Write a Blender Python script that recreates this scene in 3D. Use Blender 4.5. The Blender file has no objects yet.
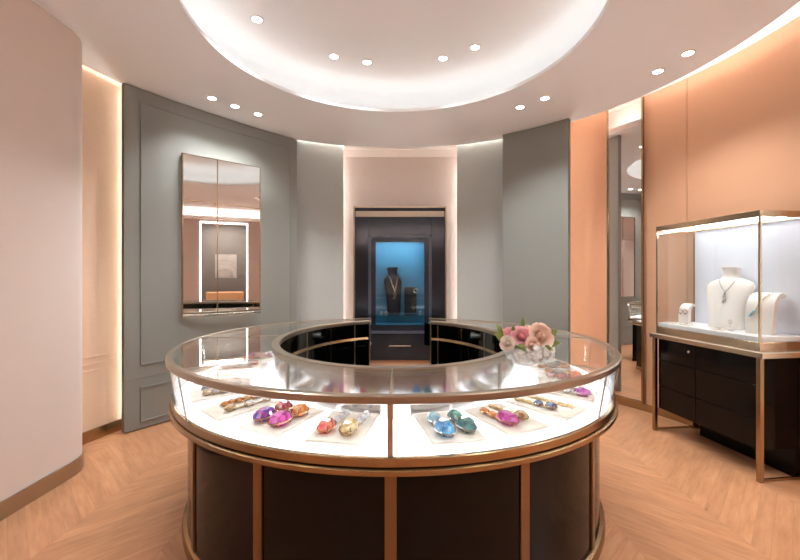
import bpy, bmesh, math, random
from mathutils import Vector, Matrix
random.seed(7)
PI = math.pi
S = bpy.context.scene
COL = S.collection
CX, CY = -0.036, 2.87            # centre of the round counter, dome and room
HC = 3.175                       # ceiling height
EYE = 1.42
F = 402.0                        # focal length in pixels of the 800 px frame

# ------------------------------------------------------------------ helpers
def lin(r, g, b):
    f = lambda c: (c/255/12.92) if c/255 <= .04045 else ((c/255+.055)/1.055)**2.4
    return (f(r), f(g), f(b), 1)

class NT:
    def __init__(s, name):
        s.m = bpy.data.materials.new(name); s.m.use_nodes = True
        s.t = s.m.node_tree; s.t.nodes.clear()
        s.out = s.n('ShaderNodeOutputMaterial')
    def n(s, typ, **kw):
        o = s.t.nodes.new(typ)
        for k, v in kw.items(): setattr(o, k, v)
        return o
    def l(s, a, b): s.t.links.new(a, b)
    def math(s, op, a, b=None, c=None):
        o = s.n('ShaderNodeMath', operation=op)
        for i, v in enumerate((a, b, c)):
            if v is None: continue
            if isinstance(v, (int, float)): o.inputs[i].default_value = v
            else: s.l(v, o.inputs[i])
        return o.outputs[0]

def principled(t, base, rough, metal=0.0, spec=0.5, coat=0.0):
    p = t.n('ShaderNodeBsdfPrincipled')
    p.inputs['Base Color'].default_value = base
    p.inputs['Roughness'].default_value = rough
    p.inputs['Metallic'].default_value = metal
    p.inputs['Specular IOR Level'].default_value = spec
    p.inputs['Coat Weight'].default_value = coat
    p.inputs['Coat Roughness'].default_value = 0.03
    t.l(p.outputs[0], t.out.inputs[0])
    return p

def mat(name, rgb, rough=.5, metal=0., spec=.5, coat=0., var=.04, scale=8., bump=0., bscale=200., rgb2=None, stretch=None):
    """plain procedural material: base colour broken by a soft noise, optional fine bump"""
    t = NT(name); base = lin(*rgb)
    p = principled(t, base, rough, metal, spec, coat)
    tc = t.n('ShaderNodeTexCoord')
    src = tc.outputs['Object']
    if stretch:
        mp = t.n('ShaderNodeMapping'); mp.inputs['Scale'].default_value = stretch
        t.l(src, mp.inputs[0]); src = mp.outputs[0]
    nz = t.n('ShaderNodeTexNoise'); nz.inputs['Scale'].default_value = scale; nz.inputs['Detail'].default_value = 4
    t.l(src, nz.inputs['Vector'])
    mx = t.n('ShaderNodeMix', data_type='RGBA')
    b2 = lin(*rgb2) if rgb2 else tuple(min(1, c*(1+var)) for c in base[:3])+(1,)
    mx.inputs[6].default_value = tuple(c*(1-var) for c in base[:3])+(1,); mx.inputs[7].default_value = b2
    t.l(nz.outputs[0], mx.inputs[0]); t.l(mx.outputs[2], p.inputs['Base Color'])
    if bump:
        n2 = t.n('ShaderNodeTexNoise'); n2.inputs['Scale'].default_value = bscale
        t.l(src, n2.inputs['Vector'])
        bp = t.n('ShaderNodeBump'); bp.inputs['Strength'].default_value = bump; bp.inputs['Distance'].default_value = .002
        t.l(n2.outputs[0], bp.inputs['Height']); t.l(bp.outputs[0], p.inputs['Normal'])
    return t.m

def wallpaper(name, rgb, scale=120.):
    """woven textile wall covering: fine crossed threads"""
    t = NT(name); base = lin(*rgb)
    p = principled(t, base, .75, 0, .3)
    tc = t.n('ShaderNodeTexCoord')
    hs = []
    for st in ((1, 1, .08), (.08, .08, 1)):
        mp = t.n('ShaderNodeMapping'); mp.inputs['Scale'].default_value = st
        t.l(tc.outputs['Object'], mp.inputs[0])
        nz = t.n('ShaderNodeTexNoise'); nz.inputs['Scale'].default_value = scale; nz.inputs['Detail'].default_value = 3
        t.l(mp.outputs[0], nz.inputs['Vector']); hs.append(nz.outputs[0])
    h = t.math('ADD', hs[0], hs[1]); h = t.math('MULTIPLY', h, .5)
    mx = t.n('ShaderNodeMix', data_type='RGBA')
    mx.inputs[6].default_value = tuple(c*.9 for c in base[:3])+(1,)
    mx.inputs[7].default_value = tuple(min(1, c*1.08) for c in base[:3])+(1,)
    t.l(h, mx.inputs[0]); t.l(mx.outputs[2], p.inputs['Base Color'])
    bp = t.n('ShaderNodeBump'); bp.inputs['Strength'].default_value = .25; bp.inputs['Distance'].default_value = .003
    t.l(h, bp.inputs['Height']); t.l(bp.outputs[0], p.inputs['Normal'])
    return t.m

def emit(name, rgb, strength):
    t = NT(name); e = t.n('ShaderNodeEmission')
    e.inputs[0].default_value = lin(*rgb); e.inputs[1].default_value = strength
    t.l(e.outputs[0], t.out.inputs[0]); return t.m

def glass(name, tint=(.97, .985, .98), f0=.04):
    """thin clear pane: what passes goes straight through, the rest mirrors by angle"""
    t = NT(name)
    lw = t.n('ShaderNodeLayerWeight'); lw.inputs[0].default_value = .5
    f = t.math('POWER', lw.outputs['Facing'], 5.0)
    f = t.math('MULTIPLY_ADD', f, 1-f0, f0)
    tr = t.n('ShaderNodeBsdfTransparent'); tr.inputs[0].default_value = tint+(1,)
    gl = t.n('ShaderNodeBsdfGlossy'); gl.inputs['Roughness'].default_value = .0; gl.inputs[0].default_value = (1, 1, 1, 1)
    mx = t.n('ShaderNodeMixShader'); t.l(f, mx.inputs[0]); t.l(tr.outputs[0], mx.inputs[1]); t.l(gl.outputs[0], mx.inputs[2])
    t.l(mx.outputs[0], t.out.inputs[0]); return t.m

def floor_mat():
    t = NT('chevron_stone_floor')
    p = principled(t, (1, 1, 1, 1), .32, 0, .45)
    tc = t.n('ShaderNodeTexCoord'); sx = t.n('ShaderNodeSeparateXYZ')
    mp = t.n('ShaderNodeMapping'); mp.inputs['Rotation'].default_value = (0, 0, math.radians(0))
    t.l(tc.outputs['Object'], mp.inputs[0]); t.l(mp.outputs[0], sx.inputs[0])
    W, PW = .62, .11
    u = t.math('DIVIDE', sx.outputs[0], W)
    col = t.math('FLOOR', u); fr = t.math('SUBTRACT', u, col)
    par = t.math('MODULO', t.math('ABSOLUTE', col), 2.0)
    # zigzag: even columns climb, odd columns descend
    tri = t.math('ABSOLUTE', t.math('SUBTRACT', fr, par))
    v = t.math('MULTIPLY_ADD', tri, W, sx.outputs[1])
    vi = t.math('DIVIDE', v, PW); vr = t.math('FLOOR', vi); vf = t.math('SUBTRACT', vi, vr)
    cb = t.n('ShaderNodeCombineXYZ'); t.l(col, cb.inputs[0]); t.l(vr, cb.inputs[1])
    wn = t.n('ShaderNodeTexWhiteNoise', noise_dimensions='3D'); t.l(cb.outputs[0], wn.inputs[0])
    # grain runs along each plank
    along = t.math('MULTIPLY_ADD', tri, -W, sx.outputs[1])
    cg = t.n('ShaderNodeCombineXYZ')
    t.l(t.math('MULTIPLY', along, 2.2), cg.inputs[0]); t.l(t.math('MULTIPLY', v, 16.), cg.inputs[1]); t.l(t.math('MULTIPLY', wn.outputs[0], 30.), cg.inputs[2])
    gz = t.n('ShaderNodeTexNoise'); gz.inputs['Scale'].default_value = 1.3; gz.inputs['Detail'].default_value = 6; gz.inputs['Roughness'].default_value = .62
    t.l(cg.outputs[0], gz.inputs['Vector'])
    ramp = t.n('ShaderNodeValToRGB')
    ramp.color_ramp.elements[0].position = .3; ramp.color_ramp.elements[0].color = lin(170, 120, 84)
    ramp.color_ramp.elements[1].position = .68; ramp.color_ramp.elements[1].color = lin(198, 148, 110)
    e = ramp.color_ramp.elements.new(.5); e.color = lin(188, 136, 98)
    t.l(gz.outputs[0], ramp.inputs[0])
    hv = t.n('ShaderNodeHueSaturation')
    t.l(t.math('MULTIPLY_ADD', wn.outputs[0], .16, .92), hv.inputs['Value']); t.l(ramp.outputs[0], hv.inputs['Color'])
    # hairline joints
    edge = t.math('MINIMUM', vf, t.math('SUBTRACT', 1.0, vf))
    e2 = t.math('MINIMUM', fr, t.math('SUBTRACT', 1.0, fr))
    j = t.math('MAXIMUM', t.math('LESS_THAN', edge, .018), t.math('LESS_THAN', e2, .0035))
    mx = t.n('ShaderNodeMix', data_type='RGBA'); t.l(t.math('MULTIPLY', j, .35), mx.inputs[0])
    t.l(hv.outputs[0], mx.inputs[6]); mx.inputs[7].default_value = lin(146, 100, 72)
    t.l(mx.outputs[2], p.inputs['Base Color'])
    t.l(t.math('MULTIPLY_ADD', gz.outputs[0], .12, .24), p.inputs['Roughness'])
    return t.m

def gem_mat(name, rgb, rgb2):
    t = NT(name); p = principled(t, lin(*rgb), .04, 0, .9, 1.0)
    tc = t.n('ShaderNodeTexCoord'); vo = t.n('ShaderNodeTexVoronoi'); vo.inputs['Scale'].default_value = 55
    t.l(tc.outputs['Object'], vo.inputs['Vector'])
    mx = t.n('ShaderNodeMix', data_type='RGBA'); mx.inputs[6].default_value = lin(*rgb); mx.inputs[7].default_value = lin(*rgb2)  # facet sparkle put into the colour as random lighter cells
    s = t.n('ShaderNodeSeparateColor'); t.l(vo.outputs['Color'], s.inputs[0])
    t.l(s.outputs[0], mx.inputs[0]); t.l(mx.outputs[2], p.inputs['Base Color'])
    return t.m

class MB:
    """collects shapes; build() links them as ONE mesh object"""
    def __init__(s): s.b = bmesh.new(); s.M = Matrix.Identity(4)
    def v(s, co): return s.b.verts.new(s.M @ Vector(co))
    def f(s, vs):
        try: return s.b.faces.new(vs)
        except ValueError: return None
    def box(s, x0, x1, y0, y1, z0, z1):
        c = [s.v((x, y, z)) for z in (z0, z1) for y in (y0, y1) for x in (x0, x1)]
        for q in ((0, 2, 3, 1), (4, 5, 7, 6), (0, 1, 5, 4), (2, 6, 7, 3), (0, 4, 6, 2), (1, 3, 7, 5)): s.f([c[i] for i in q])
        return s
    def prism(s, pts, z0, z1):
        a = [s.v((x, y, z0)) for x, y in pts]; b = [s.v((x, y, z1)) for x, y in pts]
        n = len(pts); s.f(a[::-1]); s.f(b)
        for i in range(n): s.f([a[i], a[(i+1) % n], b[(i+1) % n], b[i]])
        return s
    def loft(s, rings, caps=True, closed=True):
        R = [[s.v(p) for p in r] for r in rings]; n = len(R[0])
        for a, b in zip(R, R[1:]):
            for i in range(n if closed else n-1): s.f([a[i], a[(i+1) % n], b[(i+1) % n], b[i]])
        if caps: s.f(R[0][::-1]); s.f(R[-1])
        return s
    def lathe(s, prof, n=32, c=(0, 0)):
        """prof [(r,z)..] revolved about a vertical axis; ends are capped when r > 0"""
        return s.loft([[(c[0]+r*math.cos(2*PI*i/n), c[1]+r*math.sin(2*PI*i/n), z) for i in range(n)] for r, z in prof])
    def arc(s, prof, degs, ends=None):
        """closed profile [(r,z)..] swept through the angles; 0 deg is the front (-y), + is to the right.
        ends(r) -> (first,last) angle in degrees makes the two ends plane cuts"""
        rings = []
        for k, d in enumerate(degs):
            ring = []
            for r, z in prof:
                dd = d
                if ends and k == 0: dd = ends(r)[0]
                if ends and k == len(degs)-1: dd = ends(r)[1]
                q = math.radians(dd); ring.append((r*math.sin(q), -r*math.cos(q), z))
            rings.append(ring)
        return s.loft(rings)
    def ring(s, prof, n=128):
        R = [[s.v((r*math.cos(2*PI*i/n), r*math.sin(2*PI*i/n), z)) for r, z in prof] for i in range(n)]
        m = len(prof)
        for i in range(n):
            a, b = R[i], R[(i+1) % n]
            for j in range(m): s.f([a[j], a[(j+1) % m], b[(j+1) % m], b[j]])
        return s
    def path_wall(s, pts, thick, z0, z1, off=0.0):
        """a wall along a plan polyline, its room face on the line (moved by off), thickness to the left of travel"""
        nn = []
        for i in range(len(pts)):
            a = Vector(pts[max(0, i-1)]); b = Vector(pts[min(len(pts)-1, i+1)])
            d = (b-a).normalized(); nn.append(Vector((-d.y, d.x)))
        rings = []
        for p, n in zip(pts, nn):
            a = Vector(p)+n*off; b = a+n*thick
            rings.append([(a.x, a.y, z0), (b.x, b.y, z0), (b.x, b.y, z1), (a.x, a.y, z1)])
        return s.loft(rings)
    def tube(s, pts, r, n=8, closed=False, caps=True):
        pts = [Vector(p) for p in pts]; N = len(pts); rings = []
        rr = r if isinstance(r, (list, tuple)) else [r]*N
        up = Vector((.13, .27, .95))
        for i, p in enumerate(pts):
            a = pts[(i-1) % N] if closed else pts[max(0, i-1)]
            b = pts[(i+1) % N] if closed else pts[min(N-1, i+1)]
            d = (b-a).normalized()
            u = up - d*up.dot(d)
            if u.length < .05: u = Vector((1, .1, 0)); u = u - d*u.dot(d)
            u.normalize(); w = d.cross(u)
            rings.append([p+(u*math.cos(2*PI*k/n)+w*math.sin(2*PI*k/n))*rr[i] for k in range(n)])
        if closed:
            R = [[s.v(p) for p in ring] for ring in rings]
            for i in range(N):
                A, B = R[i], R[(i+1) % N]
                for k in range(n): s.f([A[k], A[(k+1) % n], B[(k+1) % n], B[k]])
            return s
        return s.loft(rings, caps)
    def ball(s, c, r, n=10, m=6, sq=(1, 1, 1)):
        rings = []
        for j in range(1, m):
            q = PI*j/m
            rings.append([(c[0]+r*sq[0]*math.sin(q)*math.cos(2*PI*i/n), c[1]+r*sq[1]*math.sin(q)*math.sin(2*PI*i/n), c[2]-r*sq[2]*math.cos(q)) for i in range(n)])
        return s.loft(rings)
    def build(s, name, m, parent=None, smooth=35, bevel=0, loc=None, rotz=0, keep=False):
        b = s.b if not keep else s.b.copy()
        bmesh.ops.recalc_face_normals(b, faces=b.faces)
        me = bpy.data.meshes.new(name); b.to_mesh(me); b.free()
        o = bpy.data.objects.new(name, me); COL.objects.link(o)
        me.materials.append(m)
        if smooth:
            me.shade_smooth() if hasattr(me, 'shade_smooth') else None
            me.set_sharp_from_angle(angle=math.radians(smooth))
        if bevel:
            md = o.modifiers.new('edge', 'BEVEL'); md.width = bevel; md.segments = 2; md.limit_method = 'ANGLE'; md.angle_limit = math.radians(40)
        if parent: o.parent = parent
        if loc: o.location = loc
        o.rotation_euler.z = rotz
        return o

def tag(o, label=None, cat=None, group=None, kind=None):
    if label: o['label'] = label
    if cat: o['category'] = cat
    if group: o['group'] = group
    if kind: o['kind'] = kind
    return o
def thing(name, label, cat, loc=(0, 0, 0), rotz=0, group=None):
    o = bpy.data.objects.new(name, None); COL.objects.link(o)
    o.empty_display_size = .1; o.location = loc; o.rotation_euler = (0, 0, rotz)
    return tag(o, label, cat, group)
def struct(o): o['kind'] = 'structure'; return o
def rel(x, y): return (x-CX, y-CY)
def pol(r, deg):
    q = math.radians(deg); return (CX+r*math.sin(q), CY-r*math.cos(q))
def steps(a, b, n): return [a+(b-a)*i/n for i in range(n+1)]
def deg_at(px, R):
    """angle about the room centre where the sight line of column px meets the circle R on its far side"""
    k = (px-400)/F
    A = k*k+1; B = -2*(k*CX+CY); C_ = CX*CX+CY*CY-R*R
    y = (-B+math.sqrt(B*B-4*A*C_))/(2*A); x = k*y
    d = math.degrees(math.atan2(x-CX, -(y-CY)))
    return d % 360
def arcpts(R, d0, d1, n): return [pol(R, d) for d in steps(d0, d1, n)]

# ------------------------------------------------------------------ materials
M_floor = floor_mat()
M_ceil = mat('ceiling_paint', (244, 248, 251), .8, var=.01)
M_white = mat('cove_paint', (244, 236, 230), .8, var=.01)
M_column = mat('pale_plaster', (226, 210, 200), .75, var=.015, bump=.05)
M_cream = wallpaper('cream_wall_covering', (222, 192, 164))
M_orange = mat('apricot_wall', (198, 150, 116), .6, var=.02, bump=.05)
M_orange_tx = wallpaper('apricot_wall_covering', (214, 158, 122))
M_grey = mat('grey_lacquer_panel', (131, 132, 126), .5, var=.015)
M_grey_tx = wallpaper('grey_wall_covering', (172, 176, 172))
M_pink_tx = wallpaper('blush_wall_covering', (202, 188, 180))
M_bronze = mat('bronze', (168, 142, 108), .22, 1, var=.05, stretch=(1, 1, 8))
M_bronze_dk = mat('dark_bronze', (134, 106, 78), .28, 1, var=.05, stretch=(1, 1, 8))
M_gold = mat('champagne_gold', (206, 184, 156), .18, 1, var=.04)
M_rim = mat('brushed_taupe_metal', (178, 164, 146), .3, 1, var=.05)
M_black = mat('black_gloss_panel', (7, 5, 4), .08, 0, .16, coat=.0, rgb2=(20, 13, 10), scale=3)
M_blackdoor = mat('black_glass_door', (4, 4, 4), .05, 0, .3, var=.1)
M_deck = mat('white_display_leather', (246, 246, 248), .6, var=.006)
M_tray = mat('ivory_leather_pad', (236, 227, 215), .55, var=.015, bump=.06, bscale=600)
M_bust = mat('ivory_linen_bust', (240, 233, 226), .7, var=.015, bump=.05, bscale=500)
M_glass = glass('clear_glass')
M_mirror = mat('silvered_mirror', (232, 228, 224), .015, 1, var=.005)
M_mirror_dk = mat('grey_mirror', (206, 206, 210), .16, 1, var=.01)
M_blue = mat('blue_back_panel', (70, 142, 174), .45, var=.05, rgb2=(84, 156, 184), scale=5)
M_slate = mat('slate_lacquer', (26, 31, 38), .14, 0, .4, rgb2=(44, 51, 60), scale=5)
M_darkframe = mat('dark_blue_frame', (36, 42, 54), .25, 0, .5, var=.06)
M_velvet = mat('black_velvet', (7, 7, 9), .7, var=.1)
M_stone = mat('beige_stone', (206, 170, 140), .35, var=.05)
M_vback = mat('pale_grey_back_panel', (224, 228, 238), .6, var=.01)
M_silver = mat('silver', (226, 224, 222), .16, 1, var=.03)
M_led = emit('led_strip', (255, 250, 246), 34.)
M_led_soft = emit('soft_led_strip', (255, 248, 242), 12.)
M_led_low = emit('low_led_strip', (255, 248, 242), 8.)
M_led_dome = emit('dome_led', (255, 243, 232), 3.6)
M_led_case = emit('case_led', (250, 250, 255), 21.)
M_led_show = emit('showcase_led', (248, 250, 255), 34.)
M_led_blue = emit('blue_case_led', (205, 236, 255), 54.)
M_lamp = emit('lamp_lens', (255, 250, 246), 14.)
M_trimwhite = mat('white_metal_ring', (236, 230, 226), .4, var=.01)

# ------------------------------------------------------------------ room
C3 = (CX, CY, 0)
bm = MB(); bm.box(-4.2, 7.2, -2.9, 7.4, -.1, 0); struct(bm.build('floor', M_floor, smooth=0))
# ceiling ring with the round opening of the dome
RD, RC = 1.40, 2.6
RU, HU = 1.84, HC+.32
bm = MB(); bm.ring([(RD, HC), (RC, HC), (RC, HC+.06), (RU+.03, HC+.06), (RU+.02, HC+.03), (RD, HC+.03)], 160)
ceil = struct(bm.build('ceiling', M_ceil, loc=C3))
# dome: side wall, coved corner, flat top

bm = MB(); prof = [(RU-.02, HC+.031)]
for k in range(9):
    q = PI/2*k/8; prof.append((RU-.20*(1-math.cos(q)), HU-.20+.20*math.sin(q)))
prof += [(.0005, HU), (.0005, HU+.05), (RU+.06, HU+.05), (RU+.06, HC+.065)]
bm.ring(prof, 128); bm.build('dome', M_ceil, ceil)
bm = MB(); bm.ring([(RD+.10, HC+.032), (RD+.13, HC+.032), (RD+.13, HC+.042), (RD+.10, HC+.042)], 96); bm.build('dome_light_strip', M_led_dome, ceil)
# flat ceiling of the entrance side
bm = MB(); bm.arc([(RC, HC), (7.2, HC), (7.2, HC+.06), (RC, HC+.06)], steps(-85, 82, 84)); bm.build('entrance_ceiling', M_ceil, ceil)
# lid over the wall-washing gap, and the strips lying on the ceiling edge
bm = MB(); bm.arc([(RC-.25, HC+.36), (3.6, HC+.36), (3.6, HC+.40), (RC-.25, HC+.40)], steps(81, 278, 60)); bm.build('cove_lid', M_white, ceil)
bm = MB(); bm.arc([(RC-.25, HC+.061), (RC-.22, HC+.061), (RC-.22, HC+.36), (RC-.25, HC+.36)], steps(81, 278, 60)); bm.build('cove_back', M_white, ceil)
def strip(d0, d1, r=RC-.10, z=HC+.062, w=.02, m=M_led, n=24):
    b = MB(); b.arc([(r, z), (r+w, z), (r+w, z+.01), (r, z+.01)], steps(d0, d1, n)); return b.build('cove_light_strip', m, ceil)

# right apricot wall
RW = 2.98
d_mr = deg_at(645, RW); d_ml = deg_at(608.5, RW)
d_end = math.degrees(math.atan2(2.97-CX, -(2.62-CY)))
def wall_arc(name, R, d0, d1, m, z0=0, z1=HC+.165, th=.06, n=32):
    b = MB(); b.arc([(R, z0), (R+th, z0), (R+th, z1), (R, z1)], steps(d0, d1, n))
    return struct(b.build(name, m, loc=C3))
d_seam = deg_at(687, RW)
wr = wall_arc('wall_right', RW, d_end, d_seam-.06, M_orange)
b = MB(); b.arc([(RW, 0), (RW+.06, 0), (RW+.06, HC+.165), (RW, HC+.165)], steps(d_seam+.06, d_mr-.1, 12)); b.build('wall_panel', M_orange, wr)
b = MB(); b.arc([(RW+.012, 0), (RW+.05, 0), (RW+.05, HC+.165), (RW+.012, HC+.165)], [d_seam-.3, d_seam+.3]); b.build('panel_joint', M_bronze, wr)
b = MB(); b.arc([(RW+.002, HC+.17), (RW+.06, HC+.17), (RW+.06, HC+.36), (RW+.002, HC+.36)], steps(d_end, 198, 48)); b.build('wall_head', M_white, wr)
# wall behind the tall mirror, then the wallpapered recess beside it
wall_arc('wall_right_recess', RW, d_mr-.1, deg_at(560, RW)+6, M_orange_tx)
strip(d_end, d_mr, n=30); strip(d_ml, deg_at(570, 2.5)+1, n=10)
b = MB(); b.arc([(RW-.014, 0), (RW-.0005, 0), (RW-.0005, .075), (RW-.014, .075)], steps(d_end, deg_at(560, RW)+4, 40))
struct(b.build('baseboard_right', M_bronze, loc=C3))

# grey panels
RP = 2.5
PA, PB = Vector((-2.482, 3.62)), Vector((-1.31, 5.11))
pn = Vector((-(PB-PA).y, (PB-PA).x)).normalized()
def pleft(u, off=0):
    p = PA+(PB-PA)*u + pn*(4*.055*u*(1-u)+off); return (p.x, p.y)
lp = [pleft(u) for u in steps(0, 1, 24)]
def panel(name, path, splits):
    b = MB(); z = 0.0; zs = [0.012]+splits+[HC-.004]
    for a, c in zip(zs, zs[1:]): b.path_wall(path, .055, a+.003, c-.003)
    b.path_wall(path, .045, .012, HC-.004, off=.008)
    o = struct(b.build(name, M_grey)); return o
pl = panel('wall_back_left', lp, [.48])
dr0, dr1 = deg_at(504, RP), deg_at(570.5, RP)
rp = arcpts(RP, dr1, dr0, 16)
pr = panel('wall_back_right', rp, [.48])
def sub(path, u0, u1, n=12):
    out = []
    N = len(path)-1
    for u in steps(u0, u1, n):
        k = min(N-1, int(u*N)); t = u*N-k
        a, c = Vector(path[k]), Vector(path[k+1]); p = a.lerp(c, t); out.append((p.x, p.y))
    return out
def moulding(path, u0, u1, z0, z1, parent, w=.014, d=.010):
    b = MB(); p = sub(path, u0, u1)
    b.path_wall(p, -d, z0, z0+w, off=.0); b.path_wall(p, -d, z1-w, z1)
    L = sum((Vector(q)-Vector(r)).length for q, r in zip(p, p[1:])); e = (u1-u0)*w/L
    for a in (u0, u1-e): b.path_wall(sub(path, a, a+e, 1), -d, z0+w, z1-w)
    return b.build('panel_moulding', M_grey, parent, smooth=30)
moulding(lp, .07, .955, .60, HC-.12, pl); moulding(lp, .07, .955, .07, .40, pl)
moulding(rp, .16, .88, .60, HC-.13, pr, d=.016); moulding(rp, .16, .88, .07, .40, pr, d=.016)

def vstrip(px, R, m, z0=.1, z1=HC-.02):
    x, y = pol(R, deg_at(px, R)); b = MB(); b.box(x-.01, x+.01, y-.01, y+.01, z0, z1); return b.build('panel_edge_light', m, ceil, loc=(-CX, -CY, 0))
vstrip(565.5, 2.70, M_led_low); vstrip(127.3, 2.69, M_led_soft)
# narrow grey recesses either side of the niche
RN = 2.76
dL0, dR0 = deg_at(343.5, RN), deg_at(457, RN)
dL1, dR1 = deg_at(285, RN)+2, deg_at(515, RN)-2
wl = wall_arc('wall_recess_left', RN, dL0, dL1, M_grey_tx, z1=HC+.10, n=12)
wr2 = wall_arc('wall_recess_right', RN, dR1, dR0, M_grey_tx, z1=HC+.10, n=12)
strip(dL0+.5, dL1-1, n=10, r=RC-.05); strip(dR1+1, dR0-.5, n=10, r=RC-.05)

# cream recess between column and left panel
dC0, dC1 = 244, 275
RCR = 2.71
cr = wall_arc('wall_left_recess', RCR, dC0, dC1, M_cream, z1=HC+.05, n=14)
strip(deg_at(123, 2.6)-10, dC1, n=14, r=RC-.04)
b = MB()
for z in (.66, .72, .60): b.arc([(RCR-.006, z), (RCR, z), (RCR, z+.012), (RCR-.006, z+.012)], steps(dC0+8, dC1, 10))
b.build('chair_rail', M_cream, cr)
b = MB(); b.arc([(RCR-.014, 0), (RCR-.0005, 0), (RCR-.0005, .10), (RCR-.014, .10)], steps(dC0+6, dC1, 10)); struct(b.build('baseboard_left_recess', M_bronze, loc=C3))

# left plaster wall with its rounded end
xl = -2.335
col = [(-3.3, 3.15)]
for k in range(13):
    q = PI/2*k/12; col.append((xl-.30+.30*math.sin(q), 2.85+.30*math.cos(q)))
col.append((xl, -2.5))
b = MB(); b.path_wall(col[::-1], .12, 0, HC-.001); struct(b.build('wall_left', M_column))
b = MB(); b.path_wall(col[::-1], .013, .0, .105, off=-.0135); struct(b.build('baseboard_left', M_rim))

# niche behind the counter
NX, NY = 1.12, 6.88
b = MB(); b.box(-NX, NX, NY, NY+.08, 0, HC+.30)
nb = struct(b.build('wall_back', M_pink_tx))
for sgn in (-1, 1):
    b = MB(); b.box(min(sgn*NX, sgn*(NX+.08)), max(sgn*NX, sgn*(NX+.08)), 5.47, NY+.08, 0, HC+.42); b.build('niche_side', M_white, nb)
    b = MB(); b.box(sgn*1.07-.01, sgn*1.07+.01, 6.78, 6.80, .05, HC+.25); b.build('niche_light_strip', M_led_soft, nb)
b = MB(); b.box(-NX-.08, NX+.08, 5.2, NY+.08, HC+.42, HC+.48); b.build('niche_lid', M_white, nb)
b = MB(); b.box(-.9, .9, 5.50, 5.53, HC+.065, HC+.078); b.build('niche_light_strip', M_led_soft, nb)
b = MB(); b.box(-NX, NX, NY-.001, NY+.07, HC+.30, HC+.42); b.build('niche_head', M_white, nb)

# entrance side behind and beside the viewpoint
WA, WB = Vector((2.24, -2.5)), Vector((5.09, 2.62))
wd = (WB-WA).normalized(); wn_ = Vector((wd.y, -wd.x))           # wn_ points away from the room
def wp(s, o=0): p = WA+wd*s+wn_*o; return (p.x, p.y)
LW = (WB-WA).length; PS = 3.93; PWD = .58                     # portal centre and half width
b = MB()
def seg(b, s0, s1, z0, z1, o0=0, o1=.12): b.prism([wp(s0, o0), wp(s0, o1), wp(s1, o1), wp(s1, o0)], z0, z1)
seg(b, 0, PS-PWD, 0, HC); seg(b, PS+PWD, LW, 0, HC); seg(b, PS-PWD, PS+PWD, 2.86, HC)
we = struct(b.build('wall_entrance', M_pink_tx, smooth=0))
b = MB(); b.box(-2.335, 2.3, -2.62, -2.5, 0, HC); struct(b.build('wall_front', M_pink_tx, smooth=0))
b = MB(); b.box(2.975, 5.2, 2.62, 2.74, 0, HC); struct(b.build('wall_entrance_return', M_column, smooth=0))
b = MB(); w = .03
seg(b, PS-PWD, PS-PWD+w, 0, 2.86, -.006, .004); seg(b, PS+PWD-w, PS+PWD, 0, 2.86, -.006, .004); seg(b, PS-PWD+w, PS+PWD-w, 2.86-w, 2.86, -.006, .004)
b.build('portal_light', emit('portal_led', (255, 250, 246), 5.), we, smooth=0)
b = MB(); D2 = 1.7
seg(b, PS-1.0, PS-.97, 0, 3.1, .12, D2); seg(b, PS+.97, PS+1.0, 0, 3.1, .12, D2); seg(b, PS-1, PS+1, 3.0, 3.06, .12, D2)
b.build('side_room_wall', M_column, we, smooth=0)
b = MB(); seg(b, PS-1.0, PS+1.0, 0, 3.1, D2, D2+.05); b.build('side_room_back', mat('warm_grey_wall', (96, 92, 90), .6), we, smooth=0)
b = MB(); seg(b, PS-.5, PS+.5, 2.985, 3.0, .5, 1.3); b.build('side_room_fill_light', emit('side_room_fill_led', (255, 248, 240), 16.), we, smooth=0)  # glowing panel added to brighten the room beyond the doorway
# invented uplight ledges on the entrance walls, added to brighten the ceiling
M_led_uplight = emit('added_uplight_led', (250, 250, 255), 120.)
b = MB(); b.box(-2.33, 2.2, -2.499, -2.36, 2.70, 2.74); b.box(-2.33, 2.2, -2.39, -2.36, 2.74, 2.80); b.build('added_uplight_ledge', M_white, we, smooth=0)
b = MB(); b.box(-2.3, 2.15, -2.45, -2.42, 2.741, 2.75); b.build('added_uplight_strip', M_led_uplight, we, smooth=0)
b = MB(); seg(b, .25, LW-.15, 2.92, 2.95, -.12, -.001); seg(b, .25, LW-.15, 2.95, 3.0, -.12, -.10); b.build('added_uplight_ledge', M_white, we, smooth=0)
b = MB(); seg(b, .3, LW-.2, 2.951, 2.96, -.07, -.05); b.build('added_uplight_strip', M_led_uplight, we, smooth=0)
t = thing('framed_picture', 'small picture in a pale frame on the dark wall beyond the lit doorway', 'picture', (*wp(PS+.05, D2-.002), 1.75), math.atan2(wd.y, wd.x))
b = MB(); b.box(-.30, .30, 0.0, .03, -.36, .36); b.M = Matrix(); b.build('picture_frame', mat('pale_frame', (246, 242, 238), .5), t, loc=(0, -.0, 0)).location.y = 0
b = MB(); b.box(-.2, .2, -.004, 0, -.26, .26); b.build('picture_sheet', mat('faded_print', (220, 190, 170), .6, rgb2=(120, 100, 96), scale=9), t)
for c in t.children: c.location.y = -.032
t = thing('upholstered_bench', 'orange upholstered bench beyond the lit doorway under the framed picture', 'bench', (*wp(PS+.02, 1.2), 0), math.atan2(wd.y, wd.x))
b = MB(); b.box(-.5, .5, -.22, .22, .3, .48); b.build('seat', mat('orange_velvet', (206, 140, 84), .8), t, bevel=.04)
b = MB(); b.box(-.5, .5, .16, .26, .48, 1.0); b.build('backrest', mat('tan_velvet', (190, 150, 110), .8), t, bevel=.04)
for sx in (-.42, .42):
    for sy in (-.16, .16):
        b = MB(); b.lathe([(.012, 0), (.018, .31)], 10, (sx, sy)); b.build('leg', M_bronze, t)

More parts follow.
